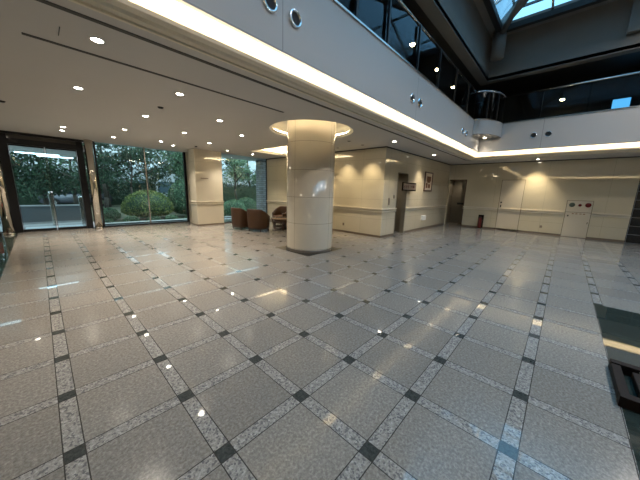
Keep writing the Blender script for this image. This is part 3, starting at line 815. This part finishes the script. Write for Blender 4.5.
# vestibule beyond the doors
struct('floor_vestibule', B(-1.6, 10.45, -.12, 1.5, 12.4, -.005), M['pave'])
o = link('entrance_mat', box(bmesh.new(), -.42, 10.34, 0, 1.0, 11.5, .012, .003), M['matt']); tag(o, 'pale grey entrance mat inside the glass doors', 'mat')
struct('ceiling_vestibule', B(-1.6, 10.45, 2.66, 1.3, 13.9, 2.8), M['ceil'])
for y, x0, x1, lb in ((12.7, -.45, .75, 'long cool light strip in the vestibule ceiling, nearer one'), (13.6, .1, 1.2, 'cool light strip in the vestibule ceiling, farther one')):
    r = empty('tube_light', (0, y, 2.56), 0, lb, 'tube light', 'cool tube lights above the entrance')
    link('housing', box(bmesh.new(), x0, -.07, .03, x1, .07, .10, .005), M['white'], r); link('tube', box(bmesh.new(), x0+.03, -.05, 0, x1-.03, .05, .03, .01), M['tubecool'], r)
for x, y, hh, lb in ((.30, 11.75, 1.22, 'polished steel sensor post standing in the middle beyond the doors'), (1.08, 11.75, 1.05, 'polished steel sensor post at the right beyond the doors')):
    r = empty('steel_post', (x, y, -.005), 0, lb, 'post', 'steel posts beyond the entrance doors')
    link('body', box(bmesh.new(), -.06, -.05, 0, .06, .05, hh-.04, .01), M['steel'], r); link('cap', lathe(bmesh.new(), [(.0, hh+.03), (.06, hh), (.07, hh-.04), (0, hh-.04)], n=20), M['chrome'], r, True)
lw = empty('low_wall', (.3, 13.6, -.15), 0, 'grey tiled low wall with pale coping outside the entrance', 'low wall')
link('body', B(-1.6, -.1, 0, 1.15, .1, .74), M['lowwall'], lw); link('coping', box(bmesh.new(), -1.63, -.13, .74, 1.18, .13, .79, .005), M['pave'], lw)
link('plinth', B(-1.6, -.14, 0, 1.15, -.1, .12), M['pave'], lw)

# ------------------------------------------------------------------ red object at left edge
rc = empty('red_sign_stand', (-.98, 9.55, 0), 0, 'red low umbrella bag stand at the left edge beside the bronze column', 'stand')
link('body', box(bmesh.new(), -.13, -.1, .12, .13, .1, .46, .02), M['red'], rc); link('foot', box(bmesh.new(), -.15, -.12, 0, .15, .12, .12, .01), M['dark'], rc)

# ------------------------------------------------------------------ outside
struct('ground', B(-30, 10.45, -.35, 45, 60, -.13), M['soil'])
bm = bmesh.new(); box(bm, -12, 12.4, -.13, 1.5, 30, -.10); struct('ground_drive', bm, M['pave'])
bm = bmesh.new(); box(bm, 1.5, 10.45, -.13, 16, 11.15, -.05); box(bm, 5.4, 9.1, -.13, 16, 10.45, -.05); struct('ground_path', bm, M['pave'])
bm = bmesh.new(); box(bm, 1.5, 11.15, -.13, 16, 11.3, .0); struct('ground_kerb', bm, M['kerb'])
o = link('gravel_strip', B(1.5, 11.3, -.13, 16, 12.2, -.06), M['gravel']); tag(o, 'pale gravel strip along the garden edge outside the windows', 'gravel', kind='stuff')
pr_ = empty('stone_pier', (7.9, 9.55, -.05), 0, 'rough grey stone pier outside the right window', 'pier')
link('masonry', B(-.28, -.2, -.08, .28, .2, 2.99), M['block'], pr_)
link('joint_strip', B(-.29, -.21, 2.9, .29, .21, 2.93), M['dark'], pr_)

def leaves(bm, cx, cy, cz, rx, ry, rz, n, size, shell=.55, flat=False):
    for _ in range(n):
        while True:
            v = Vector((rnd.uniform(-1, 1), rnd.uniform(-1, 1), rnd.uniform(-1, 1)))
            if v.length <= 1: break
        l = v.length or 1
        v = v/l*(shell+(1-shell)*l)
        if flat and v.z < -.15: v.z *= .4
        c = Vector((cx+v.x*rx, cy+v.y*ry, cz+v.z*rz))
        s = size*rnd.uniform(.6, 1.3)
        u = Vector((rnd.gauss(0, 1), rnd.gauss(0, 1), rnd.gauss(0, .6))).normalized(); w = u.orthogonal().normalized()
        w.rotate(Matrix.Rotation(rnd.uniform(0, 6.28), 3, u))
        w2 = u.cross(w)
        vs = [bm.verts.new(c+w*s), bm.verts.new(c+w2*s*.45), bm.verts.new(c-w*s), bm.verts.new(c-w2*s*.45)]
        bm.faces.new(vs)
    return bm
class LB:  # leafy bmesh marker
    pass
def leaf_obj(name, bm, m, parent):
    me = bpy.data.meshes.new(name); bm.to_mesh(me); bm.free(); me.materials.append(m)
    o = bpy.data.objects.new(name, me); COL.objects.link(o); o.parent = parent; return o
def tree(x, y, h, r, m, label, blobs=9, n=420, size=.10, low=.35, trunk=.11, lean=0):
    t = empty('tree', (x, y, -.13), 0, label, 'tree', 'trees of the garden')
    bm = bmesh.new(); p = Vector((0, 0, 0)); 
    for k in range(5):
        q = Vector((lean*(k+1)/5+rnd.uniform(-.08, .08), rnd.uniform(-.08, .08), h*.85*(k+1)/5)); tube(bm, p, q, trunk*(1-k*.15), trunk*(1-(k+1)*.15), 9); p = q
    for k in range(5):
        z = h*rnd.uniform(.35, .75); a = rnd.uniform(0, 6.28); tube(bm, (lean*z/h, 0, z), (lean*z/h+math.cos(a)*r*.7, math.sin(a)*r*.7, z+h*.16), trunk*.4, trunk*.12, 6)
    link('trunk', bm, M['bark'], t, True)
    bm = bmesh.new()
    for k in range(blobs):
        a = rnd.uniform(0, 6.28); d = r*rnd.uniform(.1, .75); z = h*rnd.uniform(low, 1.0); s = r*rnd.uniform(.35, .55)
        leaves(bm, lean+d*math.cos(a), d*math.sin(a), z, s, s, s*.5, int(n*.8), size*.72, .3)
    leaf_obj('crown', bm, m, t); return t
def bush(x, y, rx, ry, rz, m, label, n=2600, size=.05, name='shrub'):
    t = empty(name, (x, y, -.13), 0, label, 'shrub', 'shrubs of the garden')
    bm = bmesh.new(); bmesh.ops.create_icosphere(bm, subdivisions=3, radius=1)
    for v in bm.verts:
        k = .86+rnd.uniform(-.04, .04); v.co = Vector((v.co.x*rx*k, v.co.y*ry*k, rz*.33+v.co.z*rz*(.64 if v.co.z > 0 else .32)*k))
    link('core', bm, M['lfD'], t, True)
    bm = bmesh.new(); leaves(bm, 0, 0, rz*.33, rx, ry, rz*.66, n, size, .9, True)
    leaf_obj('foliage', bm, m, t); return t
# the round clipped hedge in the window
bush(3.75, 13.6, 1.15, .75, 1.45, M['lfH'], 'broad clipped yellow-green shrub in the middle of the left window', 5200, .05)
bush(5.65, 13.9, .95, .8, 2.1, M['lfM'], 'tall bushy green shrub at the right side of the left window', 4200, .06)
bush(2.1, 13.6, .45, .45, .6, M['lfM'], 'low dark green shrub left of the clipped one', 1800, .05)
bush(6.6, 12.8, .7, .6, .75, M['lfL'], 'low pale green shrub seen behind the armchairs at left', 2000, .05)
bush(7.9, 12.6, .75, .6, 1.0, M['lfL'], 'pale green shrub behind the armchairs beside the stone pier', 2200, .05)
bush(9.2, 13.4, .8, .6, 1.1, M['lfM'], 'mid green shrub beyond the stone pier', 1800, .06)
for i in range(7):
    bush(1.9+.85*i+rnd.uniform(-.1, .1), 12.45+rnd.uniform(0, .15), .30, .18, .18+rnd.uniform(0, .10), M['lfL'] if i % 2 else M['lfM'],
         ['tiny ground shrub at the gravel edge, leftmost by the bronze column', 'tiny ground shrub at the gravel edge, second from the bronze column', 'tiny ground shrub at the gravel edge in front of the mullion', 'tiny ground shrub at the gravel edge below the clipped shrub',
          'tiny ground shrub at the gravel edge right of the clipped shrub', 'tiny ground shrub at the gravel edge beside the square pillar', 'tiny ground shrub at the gravel edge behind the square pillar'][i], 500, .04)
tree(1.9, 15.0, 4.2, 1.6, M['lfD'], 'dark tree close behind the bronze column at the left window edge', 10, 420, .10, .45)
tree(2.6, 17.5, 5.6, 2.2, M['lfM'], 'slim trunked tree in the left part of the left window', 10, 420, .12, .5)
tree(3.4, 14.9, 4.6, 1.3, M['lfD'], 'tree with a bare slim trunk just left of the mullion', 6, 380, .09, .62, .07)
tree(5.0, 18.0, 6.0, 2.3, M['lfM'], 'tall airy tree behind the clipped shrub', 9, 400, .12, .55, lean=-.4)
tree(6.3, 15.6, 4.6, 1.6, M['lfM'], 'leafy tree at the right edge of the left window', 11, 420, .10, .3, lean=.2)
tree(9.5, 15.2, 4.6, 1.5, M['lfL'], 'light green tree filling the top of the right window', 9, 420, .10, .55)
tree(12.0, 17.5, 5.6, 2.0, M['lfM'], 'green tree beyond the stone pier', 9, 380, .12, .4)
tree(.2, 18.0, 5.0, 2.2, M['lfD'], 'dark tree seen through the middle of the entrance doors', 12, 430, .12, .25)
tree(-1.2, 17.0, 5.0, 1.9, M['lfD'], 'dark tree seen at the left of the entrance doors', 11, 420, .12, .25)
tree(-3.4, 18.5, 5.2, 2.4, M['lfD'], 'dark tree far left beyond the entrance', 9, 380, .12, .25)
tree(1.5, 20.5, 5.6, 2.2, M['lfM'], 'mid green tree farther back beyond the entrance', 9, 380, .13, .3)
for i, (x, y, h) in enumerate(((-6, 24, 5.5), (-2.2, 24.5, 5.2), (3.6, 23.5, 4.2), (6.4, 24.5, 4.2), (11.0, 24, 4.6), (14.6, 24, 4.6), (18.5, 24, 5))):
    tree(x, y, h, 2.3, M['lfD'], 'background tree of the rear row, '+['far left beyond the entrance', 'left of the entrance doors', 'behind the middle of the left window', 'behind the right part of the left window', 'behind the left of the right window', 'behind the stone pier', 'farthest right'][i], 10, 330, .16, .12)
tree(8.0, 20.5, 6.4, 2.6, M['lfD'], 'dark tree far back between the two windows', 11, 420, .14, .3)
# dark hedge row across the back
hd = empty('hedge', (9.5, 16.8, -.13), 0, 'long dark hedge across the back of the garden in the right window', 'hedge')
link('core', B(-3.2, -.3, 0, 6, .3, 1.75), M['lfD'], hd)
bm = bmesh.new()
for _ in range(16): leaves(bm, -3+.6*_, 0, 1.0, .5, .42, 1.05, 380, .07, .8)
leaf_obj('foliage', bm, M['lfD'], hd)
hd = empty('hedge', (.5, 26.5, -.13), 0, 'long dark hedge far behind the entrance and the left window', 'hedge')
link('core', B(-7, -.3, 0, 7, .3, 1.9), M['lfD'], hd)
bm = bmesh.new()
for _ in range(18): leaves(bm, -6.8+.8*_, 0, 1.1, .6, .5, 1.15, 300, .10, .8)
leaf_obj('foliage', bm, M['lfD'], hd)
# parked car beyond the low wall
car = empty('parked_car', (1.9, 25, -.10), math.radians(0), 'dark grey car parked far behind the low wall beyond the entrance doors', 'car')
bm = bmesh.new()
sec = [(-2.0, .45), (-1.95, .75), (-1.1, .88), (-.5, 1.32), (.75, 1.38), (1.45, .98), (1.95, .88), (2.05, .5), (1.9, .25), (-1.9, .25)]
sweep_prism(bm, sec, 'y', -.8, .8); bmesh.ops.bevel(bm, geom=list(bm.edges), offset=.05, segments=2, affect='EDGES')
link('body', bm, M['carp'], car, True)
bm = bmesh.new(); sweep_prism(bm, [(-.98, .92), (-.5, 1.27), (.72, 1.32), (1.25, .98)], 'y', -.815, .815); link('side_window', bm, M['carg'], car)
for x in (-1.3, 1.3):
    for y in (-.72, .72):
        w = link('wheel', tube(bmesh.new(), (x, y-.1, .31), (x, y+.1, .31), .31, n=24), M['tyre'], car)
        link('rim', tube(bmesh.new(), (x, y-.11, .31), (x, y+.11, .31), .18, n=16), M['steel'], w)
# far building
bd = empty('office_building', (4, 34, -.13), 0, 'pale office building far beyond the trees', 'building')
link('wall', B(-16, 0, 0, 22, 6, 3.4), M['bldg'], bd)
for i in range(14):
    for j in range(1): link('window', B(-15+2.6*i, -.06, .9+2.2*j, -13.2+2.6*i, 0, 2.2+2.2*j), M['bwin'], bd)

# ------------------------------------------------------------------ world and camera
w = bpy.data.worlds.new('overcast_sky'); SC.world = w; w.use_nodes = True
nt = w.node_tree; bg = nt.nodes['Background']
tc = nt.nodes.new('ShaderNodeTexCoord'); sx = nt.nodes.new('ShaderNodeSeparateXYZ'); rp = nt.nodes.new('ShaderNodeValToRGB')
nt.links.new(tc.outputs['Generated'], sx.inputs[0]); nt.links.new(sx.outputs[2], rp.inputs[0]); nt.links.new(rp.outputs[0], bg.inputs[0])
rp.color_ramp.elements[0].color = (.24, .285, .31, 1); rp.color_ramp.elements[0].position = .12; rp.color_ramp.elements[1].color = (.86, .95, 1, 1); rp.color_ramp.elements[1].position = .75
bg.inputs[1].default_value = 1.8

S_ = .6
f_, yaw, pitch, roll, cx, cy, ch = 258.547641, .822222063, -.18767328, .0278635772, .0643244787, -3.04897247, 2.52260116
wv = Vector((math.sin(yaw)*math.cos(pitch), math.cos(yaw)*math.cos(pitch), math.sin(pitch)))
right = Vector((math.cos(yaw), -math.sin(yaw), 0)); up = right.cross(wv)
r_ = right*math.cos(roll)+up*math.sin(roll); u_ = -right*math.sin(roll)+up*math.cos(roll)
cam = bpy.data.cameras.new('camera'); co = bpy.data.objects.new('camera', cam); COL.objects.link(co)
mm = Matrix((r_, u_, -wv)).transposed().to_4x4(); mm.translation = Vector((cx, cy, ch))*S_
co.matrix_world = mm
cam.sensor_width = 36; cam.sensor_fit = 'HORIZONTAL'; cam.lens = f_/640*36; cam.clip_start = .05; cam.clip_end = 200
SC.camera = co
SC.view_settings.view_transform = 'Standard'; SC.view_settings.look = 'None'
SC.view_settings.gamma = 1; SC.view_settings.use_curve_mapping = False
SC.view_settings.exposure = 1.2
